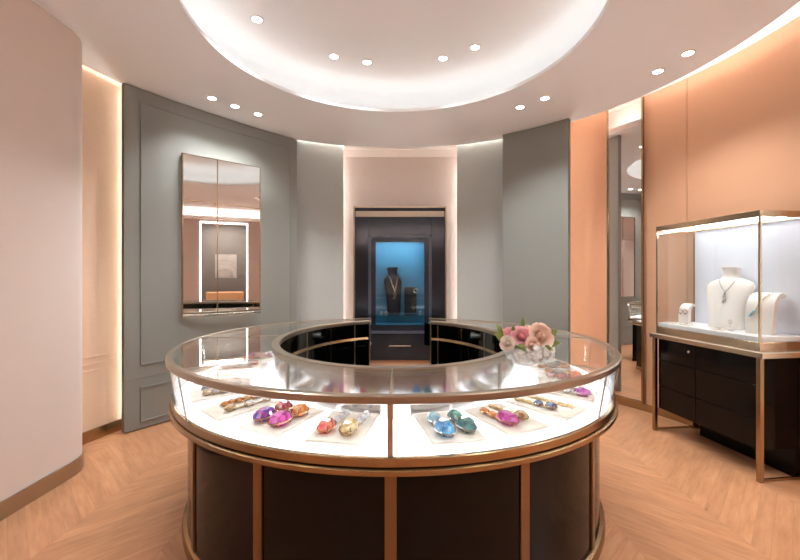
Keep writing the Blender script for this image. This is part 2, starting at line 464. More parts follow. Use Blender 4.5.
# ------------------------------------------------------------------ lamps
def spot(x, y, z, e, size=2.0, tgt=None, col=(.94, .975, 1.0), name='downlight_beam'):
    l = bpy.data.lights.new(name, 'SPOT'); l.energy = e; l.spot_size = size; l.spot_blend = .7; l.shadow_soft_size = .045; l.color = col
    o = bpy.data.objects.new(name, l); COL.objects.link(o); o.location = (x, y, z)
    if tgt: o.rotation_euler = (Vector(tgt)-Vector((x, y, z))).to_track_quat('-Z', 'Y').to_euler()
    return o
ring_bm = MB(); ring_bm.ring([(.038, -.002), (.052, -.003), (.052, 0), (.038, 0)], 28)
def downlight(x, y, z, label, group, e=26, tgt=None):
    t = thing('recessed_downlight', label, 'ceiling light', (x, y, z), 0, group)
    b = MB(); b.ring([(.038, -.006), (.054, -.003), (.054, -.0004), (.038, -.0004)], 28); b.build('trim_ring', M_trimwhite, t)
    b = MB(); b.lathe([(.0378, -.004), (.0378, -.0012)], 28); b.build('lens', M_lamp, t)
    spot(x, y, z-.012, e, tgt=tgt); return t
def up(px, py, zc): d = F*(zc-EYE)/(277-py); return ((px-400)/F*d, d)
G = 'recessed ceiling downlights'
for (px, py), lb in zip([(257, 19), (334, 56), (367, 62), (443, 58), (475, 47)],
        ['round downlight in the dome, the one alone at the left', 'round downlight in the dome, outer one of the left pair', 'round downlight in the dome, inner one of the left pair',
         'round downlight in the dome, inner one of the right pair', 'round downlight in the dome, outer one of the right pair']):
    downlight(*up(px, py, HU), HU, lb, 'downlights in the dome', 52)
for (px, py), lb in zip([(212, 98), (235, 106), (258, 114), (520, 107), (545, 98), (658, 71), (688, 53)],
        ['downlight above the grey panel with the mirror, first of three from the column side', 'downlight above the grey panel with the mirror, middle of three', 'downlight above the grey panel with the mirror, third of three, nearest the niche',
         'downlight above the right grey panel, nearer the niche', 'downlight above the right grey panel, nearer the tall mirror', 'downlight before the apricot wall, nearer the tall mirror', 'downlight before the apricot wall, above the glass showcase']):
    downlight(*up(px, py, HC), HC, lb, 'downlights in the lower ceiling ring', 34)
for x, y, lb in [(-1.6, 1.3, 'downlight over the entrance beside the left plaster wall'), (1.6, 1.0, 'downlight over the entrance beside the apricot wall'),
                 (-1.3, -.9, 'downlight behind the viewpoint, left of two'), (1.3, -.9, 'downlight behind the viewpoint, right of two'), (3.3, 1.4, 'downlight before the lit doorway')]:
    downlight(x, y, HC, lb, 'entrance downlights', 40)

# ------------------------------------------------------------------ round counter
K = thing('round_display_counter', 'ring-shaped black and bronze jewellery counter with glass case mid-room', 'display counter', C3)
GX = .305
def ends(r): return (-(180-math.degrees(math.asin((GX+CX)/r))), 180-math.degrees(math.asin((GX-CX)/r)))
def oval(b):
    """the staff well is longer front to back than it is wide: inner radii are drawn out along y"""
    for v in b.b.verts:
        r = math.hypot(v.co.x, v.co.y)
        w = min(1., max(0., (1.34-r)/(1.34-.86)))
        v.co.y += w*(.12+.24*v.co.y/max(r, .01))
    return b
FULL = steps(-150, 150, 100); FULL = [-160]+FULL+[160]
def kring(name, prof, m, degs=FULL, e=ends, bevel=0, par=None):
    b = MB(); b.arc(prof, degs, e); return oval(b).build(name, m, par or K, bevel=bevel)
kring('base', [(.83, .0), (1.31, .0), (1.31, .684), (.83, .684)], M_black)
kring('foot_ring', [(1.311, 0), (1.338, 0), (1.338, .03), (1.330, .045), (1.311, .05)], M_bronze)
kring('lower_band', [(1.30, .6845), (1.392, .6845), (1.402, .690), (1.402, .708), (1.392, .713), (1.30, .713)], M_bronze)
kring('band_groove', [(1.30, .7135), (1.379, .7135), (1.379, .718), (1.30, .718)], M_black)
kring('upper_band', [(1.372, .7185), (1.390, .7185), (1.390, .748), (1.386, .752), (1.372, .752)], M_bronze)
kring('deck', [(.832, .7185), (1.371, .7185), (1.371, .7405), (.832, .7405)], M_deck)
M_deck_glow = emit('added_deck_glow', (250, 250, 255), 2.1)  # emissive sheet added over the deck, lifts the light on ceiling and case
kring('deck_glow_sheet', [(.8345, .7407), (1.365, .7407), (1.365, .7445), (.8345, .7445)], M_deck_glow)
for a in (-150, -125, -100, -75, -50, -25, 0, 25, 50, 75, 100, 125, 150):
    b = MB(); h = 1.0; b.arc([(1.3105, .051), (1.319, .051), (1.319, .684), (1.3105, .684)], [a-h, a, a+h]); oval(b).build('base_strip', M_bronze_dk, K)
# glass case
kring('outer_rim', [(1.385, .950), (1.388, .950), (1.388, .957), (1.409, .955), (1.417, .960), (1.417, .984), (1.411, .989), (1.385, .989)], M_rim)
kring('inner_rim', [(.800, .957), (.847, .957), (.847, .950), (.850, .950), (.850, .989), (.806, .989), (.800, .984)], M_rim)
segs = [-162, -135, -90, -45, 0, 45, 90, 135, 162]
for i, (a, c) in enumerate(zip(segs, segs[1:])):
    e = None
    g = .12
    dg = steps(a+g, c-g, 14)
    if i == 0: e = lambda r, c=c: (ends(r)[0], c-g)
    if i == len(segs)-2: e = lambda r, a=a: (a+g, ends(r)[1])
    b = MB(); b.arc([(1.366, .752), (1.372, .752), (1.408, .9545), (1.402, .9545)], dg, e); oval(b).build('front_glass', M_glass, K)
    b = MB(); b.arc([(.8505, .977), (1.3845, .977), (1.3845, .985), (.8505, .985)], dg, e); oval(b).build('top_glass', M_glass, K)
    b = MB(); b.arc([(.828, .7455), (.834, .7455), (.834, .9565), (.828, .9565)], dg, e); oval(b).build('inner_glass_lining', M_mirror_dk, K)
    b = MB(); b.arc([(.806, .7455), (.8275, .7455), (.8275, .9565), (.806, .9565)], dg, e); oval(b).build('case_door', M_blackdoor, K)
for a in (-135, -90, -45, 0, 45, 90, 135):
    w = .28 if a else .42
    b = MB(); b.arc([(1.3735, .752), (1.378, .752), (1.412, .955), (1.4075, .955)], [a-w, a, a+w]); oval(b).build('glass_mullion', M_rim, K)
    b = MB(); b.arc([(.851, .9855), (1.388, .9855), (1.388, .9885), (.851, .9885)], [a-.16, a+.16]); oval(b).build('top_seam', M_rim, K)
    b = MB(); b.arc([(.8345, .7455), (.842, .7455), (.842, .9565), (.8345, .9565)], [a-.5, a+.5]); oval(b).build('inner_post', M_rim, K)
kring('case_light_outer', [(1.389, .9545), (1.399, .9545), (1.399, .9565), (1.389, .9565)], M_led_case)
kring('case_light_inner', [(.837, .9548), (.8465, .9548), (.8465, .9568), (.837, .9568)], M_led_case)
kring('inner_door_face', [(.806, .0), (.829, .0), (.829, .7445), (.806, .7445)], M_blackdoor)
kring('inner_trim', [(.790, .806), (.8055, .800), (.8055, .828), (.801, .828)], M_bronze)
for a in (-150, -132, -112, 112, 132, 150):
    b = MB(); b.arc([(.802, .05), (.8055, .05), (.8055, .95), (.802, .95)], [a-.4, a+.4]); oval(b).build('inner_strip', M_bronze if abs(a) == 132 else M_rim, K)
for sgn in (-1, 1):
    xs = sgn*GX-CX; yo = lambda r: math.sqrt(r*r-xs*xs)
    b = MB(); b.M = Matrix()
    x0, x1 = sorted((xs-sgn*.0065, xs-sgn*.0005))
    b.box(x0, x1, yo(.85), yo(1.366), .7455, .9545); oval(b).build('end_glass', M_glass, K)
    x0, x1 = sorted((xs-sgn*.0125, xs+sgn*.0005)); x0, x1 = sorted((xs-sgn*.012, xs-sgn*.0005))
    b = MB(); b.box(x0, x1, yo(.80)-.012, yo(.80), 0.0, .985); oval(b).build('end_post', M_rim, K)

# ------------------------------------------------------------------ trays and jewels
GEM = {k: gem_mat(k+'_gem', a, c) for k, a, c in [
    ('blue', (20, 120, 196), (96, 190, 232)), ('paleblue', (110, 190, 216), (200, 232, 238)), ('teal', (4, 92, 100), (60, 160, 160)), ('green', (10, 116, 112), (110, 200, 184)),
    ('purple', (72, 50, 170), (180, 60, 170)), ('magenta', (176, 16, 140), (236, 110, 200)), ('red', (176, 50, 90), (230, 140, 150)), ('orange', (220, 120, 60), (246, 190, 130)),
    ('coral', (224, 84, 84), (250, 160, 140)), ('yellow', (224, 190, 120), (250, 232, 190)), ('pink', (230, 150, 170), (250, 205, 210)), ('navy', (40, 66, 120), (130, 160, 200)),
    ('violet', (150, 40, 170), (220, 130, 220)), ('brown', (170, 140, 96), (226, 204, 160)), ('clear', (210, 214, 220), (252, 252, 255)), ('grey', (150, 144, 150), (205, 200, 206))]}
ROSE = mat('rose_gold', (226, 172, 130), .2, 1, var=.03)
def gem(b, x, y, rx, ry, h, z=0., n=12):
    R = lambda s, zz: [(x+rx*s*math.cos(2*PI*(i+.5)/n), y+ry*s*math.sin(2*PI*(i+.5)/n), z+zz) for i in range(n)]
    b.loft([R(.55, 0), R(.94, h*.36), R(1, h*.46), R(.97, h*.54), R(.80, h*.86), R(.5, h)])
def setting(b, x, y, rx, ry, h, z=0., n=20):
    b.tube([(x+rx*1.02*math.cos(2*PI*i/n), y+ry*1.02*math.sin(2*PI*i/n), z+h*.40) for i in range(n)], .0026, 6, closed=True)
    for k in range(4):
        q = PI/4+k*PI/2; c, s_ = math.cos(q), math.sin(q)
        b.tube([(x+rx*.8*c, y+ry*.8*s_, z+.0012), (x+rx*1.05*c, y+ry*1.05*s_, z+h*.45), (x+rx*.92*c, y+ry*.92*s_, z+h*.75)], .0024, 6)
ZT = .7445+.0005; TH = .018; INC = math.radians(2.5)
def jewel(name, label, cat, deg, lx, stones, metal, group, chain=None, tilt=0., r=1.13):
    if abs(deg) > 100: r = 1.19
    """stones: (y, rx, ry, h, colour) lie along the pad towards the inner wall; chain: (y0, y1, n, size, metal)"""
    q = math.radians(deg); bx, by = pol(r, deg)
    px, py = bx+lx*math.cos(q), by+lx*math.sin(q)
    t = thing(name, label, cat, (px, py, ZT+TH+(.13 if abs(deg) > 100 else .165)*math.tan(INC)+.0006), q, group)
    t.rotation_euler = (Matrix.Rotation(q, 3, 'Z')@Matrix.Rotation(INC, 3, 'X')@Matrix.Rotation(math.radians(tilt), 3, 'Z')).to_euler()
    sb = MB()
    for (y, rx, ry, h, c) in stones:
        b = MB(); gem(b, 0, y, rx, ry, h); b.build('gem', GEM[c], t, smooth=0)
        setting(sb, 0, y, rx, ry, h)
    ys = sorted([(s[0], s[2]) for s in stones])
    for (a, ra), (c, rc) in zip(ys, ys[1:]):
        if c-rc > a+ra+.001: sb.tube([(0, a+ra*.9, .006), (0, c-rc*.9, .006)], .003, 6)
    if stones: sb.build('setting', metal, t)
    if chain:
        y0, y1, n, sz, cm = chain; b = MB()
        for k in range(n):
            y = y0+(y1-y0)*k/max(1, n-1); sx = (.35 if k % 2 else -.35)*sz
            gem(b, sx, y, sz*.8, sz*.9, sz*.9, n=7)
        b.tube([(0, y0, sz*.35), (0, y1, sz*.35)], sz*.2, 6)
        b.build('chain', cm, t, smooth=0)
    return t
BIG = (.038, .058, .052); SML = (.027, .037, .040)
def big(y, c, s=1.): return (y, BIG[0]*s, BIG[1]*s, BIG[2]*s, c)
def sml(y, c, s=1.): return (y, SML[0]*s, SML[1]*s, SML[2]*s, c)
GT, GE = 'display pads in the round counter', 'jewels on the pads of the round counter'
def tray(deg, label, w=.235, l=.33, r=1.13):
    if abs(deg) > 100: l, r = .26, 1.19
    x, y = pol(r, deg)
    t = thing('display_tray', label, 'jewellery pad', (x, y, ZT), math.radians(deg), GT)
    tz = lambda yy: TH+(yy+l/2)*math.tan(INC)
    b = MB(); prof = [(-l/2, 0), (l/2, 0), (l/2, tz(l/2)-.004), (-l/2, tz(-l/2)-.004)]
    b.loft([[(xx, p, q) for p, q in prof] for xx in (-w/2, w/2)]); b.build('tray_body', M_tray, t, bevel=.003)
    b = MB(); prof = [(-l/2+.006, tz(-l/2+.006)-.0038), (l/2-.006, tz(l/2-.006)-.0038), (l/2-.006, tz(l/2-.006)), (-l/2+.006, tz(-l/2+.006))]
    b.loft([[(xx, p, q) for p, q in prof] for xx in (-w/2+.006, w/2-.006)]); b.build('tray_pad', M_tray, t, bevel=.0012)
    return t
DI = GEM['clear']
# front, right of the centre seam
tray(12.5, 'ivory pad holding the blue and the teal drop earrings')
jewel('drop_earring', 'large bright blue oval gem drop earring with pale blue top stone', 'earring', 12.5, -.048, [big(-.085, 'blue', 1.08), sml(.030, 'paleblue', 1.1)], M_silver, GE, tilt=4)
jewel('drop_earring', 'dark teal oval gem drop earring with green top stone', 'earring', 12.5, .052, [big(-.07, 'teal'), sml(.038, 'green', 1.1)], M_silver, GE, tilt=6)
tray(27.5, 'ivory pad holding the magenta gem with orange links and the tan gem chain')
jewel('drop_earring', 'magenta oval gem drop earring with small orange links', 'earring', 27.5, -.05, [big(-.065, 'magenta', .98), sml(.02, 'orange', .65), sml(.075, 'orange', .65)], ROSE, GE, tilt=6)
jewel('drop_earring', 'pale tan gem drop earring with gold bead chain', 'earring', 27.5, .045, [sml(-.055, 'brown', .95)], M_gold, GE, chain=(-.01, .13, 9, .016, GEM['yellow']), tilt=6)
tray(43.5, 'ivory pad holding the two small blue gem bracelets')
jewel('gem_bracelet', 'gold link bracelet with two slate blue stones', 'bracelet', 43.5, -.045, [sml(-.05, 'navy', .8), sml(.015, 'navy', .65)], M_gold, GE, chain=(.055, .135, 6, .014, GEM['yellow']), tilt=5)
jewel('gem_bracelet', 'pale gold pearl bracelet beside the slate blue stones', 'bracelet', 43.5, .05, [], M_gold, GE, chain=(-.11, .12, 12, .013, GEM['yellow']), tilt=5)
# front, left of the centre seam
tray(-10.5, 'ivory pad holding the coral and the honey drop earrings')
jewel('drop_earring', 'coral oval gem drop earring with clear diamond chain', 'earring', -10.5, -.05, [big(-.065, 'coral', .9)], ROSE, GE, chain=(.014, .135, 7, .020, DI), tilt=-8)
jewel('drop_earring', 'honey yellow oval gem drop earring with clear diamond chain', 'earring', -10.5, .05, [big(-.065, 'yellow', .95)], M_gold, GE, chain=(.014, .135, 7, .020, DI), tilt=-8)
tray(-26.5, 'ivory pad holding the purple and the magenta drop earrings')
jewel('drop_earring', 'purple and blue oval gem drop earring with rose red top stone', 'earring', -26.5, -.055, [big(-.055, 'purple'), sml(.06, 'red', 1.2)], ROSE, GE, tilt=-4)
jewel('drop_earring', 'magenta oval gem drop earring with orange top stone', 'earring', -26.5, .05, [big(-.065, 'magenta', 1.03), sml(.055, 'orange', 1.2)], ROSE, GE, tilt=-4)
tray(-43, 'ivory pad holding the orange link and the olive gem bracelets')
jewel('gem_bracelet', 'orange link bracelet on the pad beyond the purple earring', 'bracelet', -43, -.05, [sml(-.06, 'orange', .55), sml(-.025, 'orange', .6), sml(.012, 'orange', .6), sml(.05, 'yellow', .6), sml(.088, 'orange', .55), sml(.122, 'yellow', .5)], ROSE, GE, tilt=-5)
jewel('gem_bracelet', 'gold bracelet of olive and clear stones', 'bracelet', -43, .045, [sml(-.075, 'brown', .75), sml(.02, 'clear', .65), sml(.105, 'clear', .5)], M_gold, GE, chain=(-.05, .13, 7, .007, GEM['brown']), tilt=-5)
# left arm, going back
def more(deg, tl, items):
    tray(deg, tl)
    for lx, lb, st, mt, ch in items: jewel('gem_bracelet', lb, 'bracelet', deg, lx, st, mt, GE, chain=ch)
row = lambda cs, s=.72, y0=-.085, y1=.085: [sml(y0+(y1-y0)*k/(len(cs)-1), c, s) for k, c in enumerate(cs)]
more(-60, 'ivory pad in the left arm holding a navy gem and a grey stone bracelet', [
    (-.05, 'bracelet of navy stones near the left glass corner', row(['navy', 'navy', 'grey', 'clear']), M_silver, None),
    (.05, 'bracelet of grey, clear and tan stones in the left arm', row(['brown', 'grey', 'clear', 'brown', 'clear'], .7), M_gold, None)])
more(-76.5, 'ivory pad in the left arm holding the orange bead bracelets', [
    (-.05, 'bracelet of orange stones ending in a blue stone', row(['blue', 'orange', 'orange', 'coral', 'orange'], .75), ROSE, None),
    (.05, 'bracelet of pale orange stones in the left arm', row(['coral', 'yellow', 'orange', 'orange', 'yellow'], .65), ROSE, None)])
more(-93, 'ivory pad in the left arm holding pink and clear bracelets', [
    (-.05, 'bracelet of pink and clear stones in the left arm', row(['pink', 'clear', 'pink', 'clear', 'pink'], .75), ROSE, None),
    (.05, 'bracelet of clear stones in the left arm', row(['clear', 'clear', 'grey', 'clear', 'clear'], .7), M_silver, None)])
more(-109.5, 'ivory pad in the left arm holding a lilac bracelet', [
    (-.04, 'bracelet of lilac and pink stones towards the rear of the left arm', row(['violet', 'pink', 'pink', 'violet'], .7), ROSE, None),
    (.05, 'bracelet of grey and pink stones towards the rear of the left arm', row(['grey', 'pink', 'grey', 'pink'], .7), ROSE, None)])
more(-126, 'ivory pad in the rear left of the counter holding pale blue bracelets', [
    (-.04, 'bracelet of pale blue stones in the rear left of the counter', row(['paleblue', 'navy', 'paleblue', 'navy'], .8), M_silver, None)])
# right arm
more(60, 'ivory pad in the right arm holding the violet gem', [
    (-.05, 'bracelet of violet stone and clear links by the right glass corner', [big(-.10, 'violet', .8), sml(-.02, 'clear', .7), sml(.04, 'clear', .6)], M_silver, None),
    (.05, 'bracelet of tan stones in the right arm', row(['brown', 'yellow', 'brown', 'yellow'], .6), M_gold, None)])
more(76.5, 'ivory pad in the right arm holding the rose and orange bracelets', [
    (-.05, 'bracelet of rose red and violet stones in the right arm', row(['violet', 'red', 'coral', 'pink'], .8), ROSE, None),
    (.05, 'bracelet of orange and coral stones in the right arm', row(['coral', 'orange', 'grey', 'orange'], .9), ROSE, None)])
more(93, 'ivory pad in the right arm holding grey and orange stones', [
    (-.05, 'bracelet of large grey and orange stones in the right arm', row(['orange', 'grey', 'orange'], 1.0), ROSE, None),
    (.05, 'bracelet of navy and clear stones in the right arm', row(['navy', 'clear', 'navy', 'clear'], .8), M_silver, None)])
more(109.5, 'ivory pad behind the flowers holding clear bracelets', [
    (-.04, 'bracelet of clear stones behind the flowers', row(['clear', 'grey', 'clear', 'grey'], .8), M_silver, None),
    (.05, 'bracelet of pale blue stones behind the flowers', row(['paleblue', 'clear', 'paleblue', 'clear'], .8), M_silver, None)])
more(126, 'ivory pad in the rear right of the counter holding navy bracelets', [
    (-.04, 'bracelet of navy stones in the rear right of the counter', row(['navy', 'paleblue', 'navy', 'navy'], .8), M_silver, None)])

# ------------------------------------------------------------------ flowers on the counter
fx, fy = .622, 1.99
FL = thing('flower_arrangement', 'low bouquet of pink and peach roses over white blooms on the counter glass', 'flowers', (fx, fy, .9893), 0)
M_vase = mat('frosted_white_glass', (240, 238, 236), .25, var=.02)
FL.scale = (.96, .96, .96)
b = MB(); prof = [(.055, 0), (.066, .004), (.078, .04), (.082, .075), (.076, .075), (.06, .02)]
b.lathe(prof, 28); b.build('vase', M_vase, FL)
def petals(b, c, R, layers, seed, open_=1.0, tilt=(0, 0, 1)):
    rnd = random.Random(seed); base = Vector(c); T = Vector(tilt).normalized()
    rot = Vector((0, 0, 1)).rotation_difference(T).to_matrix()
    for L in range(layers):
        f = (L+1)/layers; n = 3+L
        for k in range(n):
            a = 2*PI*k/n+L*.7+rnd.uniform(-.15, .15)
            rad = R*(.14+.80*f)*rnd.uniform(.93, 1.05); hgt = R*(1.15-.55*f*open_)*rnd.uniform(.92, 1.08); wid = 1.25*PI/n*1.3
            grid = []
            for i in range(5):
                v = i/4; rr = rad*(.25+.75*math.sin(v*PI/2)**.8)*(1+.10*v*f); zz = hgt*(v**1.3)-R*.45*(1-v*.2)
                if i == 4: rr *= 1.0+.22*f; zz -= R*.16*f
                rowp = []
                for j in range(6):
                    w = (j/5-.5)*2*wid*(.45+.55*math.sin(PI*min(.98, v*.8+.15)))
                    rowp.append(base+rot@Vector((rr*math.cos(a+w), rr*math.sin(a+w), zz-abs(j/5-.5)**2*R*.25*v)))
                grid.append(rowp)
            V = [[b.v(p) for p in r_] for r_ in grid]
            for i in range(4):
                for j in range(5): b.f([V[i][j], V[i][j+1], V[i+1][j+1], V[i+1][j]])
def petal_mat(n, a, c): return mat(n, a, .55, rgb2=c, scale=30, var=.05)
PINK = petal_mat('pink_petal', (246, 184, 194), (252, 216, 218)); PEACH = petal_mat('peach_petal', (252, 224, 206), (255, 238, 226)); CREAM = petal_mat('cream_petal', (246, 230, 214), (252, 244, 236))
WHITE = petal_mat('white_petal', (240, 238, 232), (252, 252, 250)); LEAF = mat('leaf_green', (98, 122, 50), .5, rgb2=(150, 168, 84), scale=12)
roses = [((-.085, .02, .150), .040, PINK, 6, (-.5, -.4, .8)), ((-.030, -.035, .148), .046, PINK, 6, (-.1, -.8, .6)), ((.016, .02, .168), .034, PEACH, 5, (.1, -.5, .9)),
         ((.068, -.030, .150), .056, PEACH, 7, (.25, -.9, .45)), ((-.105, -.04, .115), .034, CREAM, 5, (-.6, -.7, .4)), ((.012, -.07, .112), .032, PEACH, 5, (.1, -1, .3)), ((-.04, .08, .15), .04, CREAM, 5, (-.2, .6, .8)), ((.08, .07, .14), .042, PINK, 5, (.5, .5, .7))]
for i, (c, R, m, L, tl) in enumerate(roses):
    b = MB(); petals(b, c, R, L, i, .8, tl); b.ball(c, R*.42, 10, 7, (1, 1, .9)); b.build('rose', m, FL, smooth=60)
rnd = random.Random(3)
def florets(name, cen, R, n, m):
    b = MB()
    for _ in range(n):
        d = Vector((rnd.gauss(0, 1), rnd.gauss(0, 1), rnd.gauss(0, .8))).normalized(); p = Vector(cen)+d*R*rnd.uniform(.75, 1.05)
        u = d.orthogonal().normalized(); w = d.cross(u); s = rnd.uniform(.011, .017); a0 = rnd.uniform(0, PI)
        for k in range(4):
            a = a0+k*PI/2; e = u*math.cos(a)+w*math.sin(a); g = d.cross(e)
            q = [p, p+e*s*.6+g*s*.5+d*.003, p+e*s*1.15+d*.001, p+e*s*.6-g*s*.5+d*.003]
            b.f([b.v(x) for x in q])
    return b.build(name, m, FL, smooth=0)
for c, R in (((-.02, -.06, .055), .042), ((.06, -.05, .06), .046), ((.105, .0, .075), .040), ((-.075, -.02, .07), .038), ((.02, .06, .07), .045), ((.015, -.085, .064), .046), ((.075, -.06, .062), .044), ((-.045, -.07, .056), .036)):
    florets('hydrangea', c, R, 80, WHITE)
def leaf(b, p0, p1, w, bend):
    p0, p1 = Vector(p0), Vector(p1); d = p1-p0; sd = d.cross(Vector((0, -1, .2))).normalized(); L = []
    for i in range(7):
        t = i/6; c = p0+d*t+Vector((0, 0, bend*math.sin(PI*t))); hw = w*math.sin(PI*min(1, t*.9+.08))
        L.append([b.v(c-sd*hw), b.v(c+Vector((0, -.004, 0))), b.v(c+sd*hw)])
    for a, c in zip(L, L[1:]):
        for j in range(2): b.f([a[j], a[j+1], c[j+1], c[j]])
for p0, p1, w in [((-.015, 0, .12), (-.012, .01, .245), .011), ((-.11, .01, .12), (-.15, .0, .205), .012), ((-.12, 0, .11), (-.165, -.02, .165), .014), ((.11, .0, .10), (.155, -.02, .18), .016),
                  ((.11, -.02, .09), (.165, -.04, .115), .017), ((-.07, -.06, .10), (-.03, -.10, .085), .014), ((.06, -.07, .085), (.10, -.11, .09), .015), ((-.06, .0, .13), (-.075, -.03, .20), .012), ((.13, .03, .1), (.15, .03, .16), .013)]:
    b = MB(); leaf(b, p0, p1, w, .012); b.build('leaf', LEAF, FL, smooth=60)

# ------------------------------------------------------------------ wall mirror on the left grey panel
mt = Vector((.74, .672)).normalized(); mn = Vector((mt.y, -mt.x))
ML = Vector((-2.185, 4.03)); MW = .80; Z0, Z1 = 1.009, 2.663
WM = thing('wall_mirror', 'backlit rectangular mirror of four panes with gold edges on the left grey panel', 'mirror', (ML.x, ML.y, 0), math.atan2(mt.y, mt.x))
# local: x along the mirror, -y into the room
sx_, sz_ = MW*.42, Z0+(Z1-Z0)*.715
for x0, x1 in ((0.006, sx_-.003), (sx_+.003, MW-.006)):
    for z0, z1 in ((Z0+.006, sz_-.003), (sz_+.003, Z1-.006)):
        b = MB(); b.box(x0, x1, -.012, 0, z0, z1); b.build('mirror_pane', M_mirror, WM, smooth=0)
b = MB(); b.box(-.004, .006, -.022, .012, Z0, Z1); b.box(MW-.006, MW+.002, -.016, .012, Z0, Z1); b.box(.006, MW-.006, -.016, .012, Z0, Z0+.006); b.box(.006, MW-.006, -.016, .012, Z1-.006, Z1)
b.box(sx_-.005, sx_+.005, -.0145, 0, Z0+.006, Z1-.006); b.box(.006, sx_-.003, -.0145, 0, sz_-.004, sz_+.004); b.box(sx_+.003, MW-.006, -.0145, 0, sz_-.004, sz_+.004)
b.build('mirror_frame', M_bronze, WM, smooth=0)
def to_wall(u):
    p = ML+mt*u
    best = None
    for k in range(400):
        q = Vector(pleft(k/399)); d = q-p
        if best is None or abs(d.dot(mt)) < best[0]: best = (abs(d.dot(mt)), -d.dot(mn))
    return best[1]
b = MB(); b.prism([(.05, .012), (MW-.05, .012), (MW-.05, to_wall(MW-.05)-.004), (.05, to_wall(.05)-.004)], Z0+.05, Z1-.05); b.build('mirror_backing', M_white, WM, smooth=0)
b = MB()
b.box(.036, .0495, .013, .02, Z0+.05, Z1-.05); b.box(MW-.0495, MW-.036, .013, .02, Z0+.05, Z1-.05); b.box(.05, MW-.05, .013, .02, Z0+.036, Z0+.0495); b.box(.05, MW-.05, .013, .02, Z1-.0495, Z1-.036)
b.build('mirror_backlight', emit('mirror_led', (255, 246, 236), 6.), WM, smooth=0)

# tall mirror in the right wall
a0, a1 = Vector(pol(RW-.012, d_ml)), Vector(pol(RW-.012, d_mr)); tt = (a0-a1).normalized(); LT = (a0-a1).length
TM = thing('tall_mirror', 'tall floor-to-ceiling mirror strip with bronze edges set in the apricot wall', 'mirror', (a0.x, a0.y, 0), math.atan2((a1-a0).y, (a1-a0).x))
TZ = HC+.15
b = MB(); b.box(.012, LT-.015, -.016, 0, .10, TZ); b.build('mirror_pane', M_mirror, TM, smooth=0)
b = MB(); b.box(0, .012, -.024, .0, .08, TZ); b.box(LT-.015, LT, -.035, .0, .08, TZ); b.box(.012, LT-.015, -.03, 0, .08, .10); b.build('mirror_frame', M_bronze, TM, smooth=0)

# ------------------------------------------------------------------ showcase cabinet in the niche
u = 6.35/F
CB = thing('niche_cabinet', 'dark slate showcase cabinet with blue lit window standing in the rear niche', 'display cabinet', (0, 6.35, 0))
zy = lambda py: EYE+(277-py)*u
XW = .71
b = MB(); b.box(-.62, .62, .05, .46, 0, .10); b.build('plinth', M_stone, CB, smooth=0)
zb, ztop = .105, zy(208)
wz0, wz1, wx = zy(333.5), zy(235), .50
b = MB()
b.box(-XW, -wx, 0, .50, zb, ztop); b.box(wx, XW, 0, .50, zb, ztop); b.box(-wx, wx, 0, .50, wz1, ztop); b.box(-wx, wx, 0, .50, zb, wz0); b.box(-wx, wx, .47, .50, wz0, wz1)
b.build('body', M_slate, CB, smooth=0, bevel=.004)
b = MB(); e = .022
b.box(-XW-e, -XW, -.02, .5, zb, ztop+e); b.box(XW, XW+e, -.02, .5, zb, ztop+e); b.box(-XW, XW, -.02, .5, ztop, ztop+e); b.build('gold_edge', M_gold, CB, smooth=0)
b = MB(); b.box(-XW+.01, XW-.01, -.012, -.0005, ztop-.14, ztop-.05); b.build('top_trim', M_rim, CB, bevel=.003)
# rounded inner frame
def rrect(x0, x1, z0, z1, r, n=6):
    out = []
    for cx, cz, a in ((x1-r, z1-r, 0), (x0+r, z1-r, 90), (x0+r, z0+r, 180), (x1-r, z0+r, 270)):
        for k in range(n+1):
            q = math.radians(a+90*k/n); out.append((cx+r*math.cos(q), cz+r*math.sin(q)))
    return out
def frame(bm, o, i, y0, y1):
    n = len(o)
    rings = [[(p[0], y, p[1]) for p in q] for q, y in ((o, y0), (i, y0), (i, y1), (o, y1))]
    V = [[bm.v(p) for p in r] for r in rings]
    for a in range(4):
        A, B_ = V[a], V[(a+1) % 4]
        for k in range(n): bm.f([A[k], A[(k+1) % n], B_[(k+1) % n], B_[k]])
bx0, bx1, bz0, bz1 = -.385, .385, zy(325), zy(242)
b = MB(); frame(b, rrect(-wx+.001, wx-.001, wz0+.001, wz1-.001, .05), rrect(-wx+.045, wx-.045, wz0+.045, wz1-.045, .04), -.018, .02); b.build('window_frame', mat('grey_blue_lacquer', (84, 92, 106), .25, 0, .5, var=.06), CB)
b = MB(); frame(b, rrect(-wx+.046, wx-.046, wz0+.046, wz1-.046, .03), rrect(bx0, bx1, bz0, bz1, .004), .01, .05); b.build('window_surround', M_darkframe, CB)
b = MB(); b.box(-wx+.01, wx-.01, .44, .468, wz0+.005, wz1-.005); b.build('back_panel', M_blue, CB, smooth=0)
b = MB(); b.box(bx0-.08, bx0-.06, .06, .439, wz0+.01, wz1-.01); b.box(bx1+.06, bx1+.08, .06, .439, wz0+.01, wz1-.01); b.box(bx0-.06, bx1+.06, .06, .439, wz0+.005, bz0-.005); b.build('side_lining', M_blue, CB, smooth=0)
b = MB(); b.box(bx0, bx1, .08, .10, bz1+.03, bz1+.04); b.build('window_light', M_led_blue, CB, smooth=0)
zsh = zy(312)-.03
b = MB(); b.box(-wx-.12, wx+.12, -.16, -.019, zsh-.012, zsh); b.build('glass_ledge', glass('pale_blue_ledge_glass', (.62, .82, .88), .22), CB, smooth=0)
b = MB(); b.box(bx0-.055, bx1+.055, .055, .435, zsh-.012, zsh); b.build('glass_shelf', glass('blue_shelf_glass', (.8, .95, 1.0), .06), CB, smooth=0)
b = MB(); b.box(-wx+.05, wx-.05, .025, .031, wz0+.05, wz1-.05); b.build('window_pane', M_glass, CB, smooth=0)
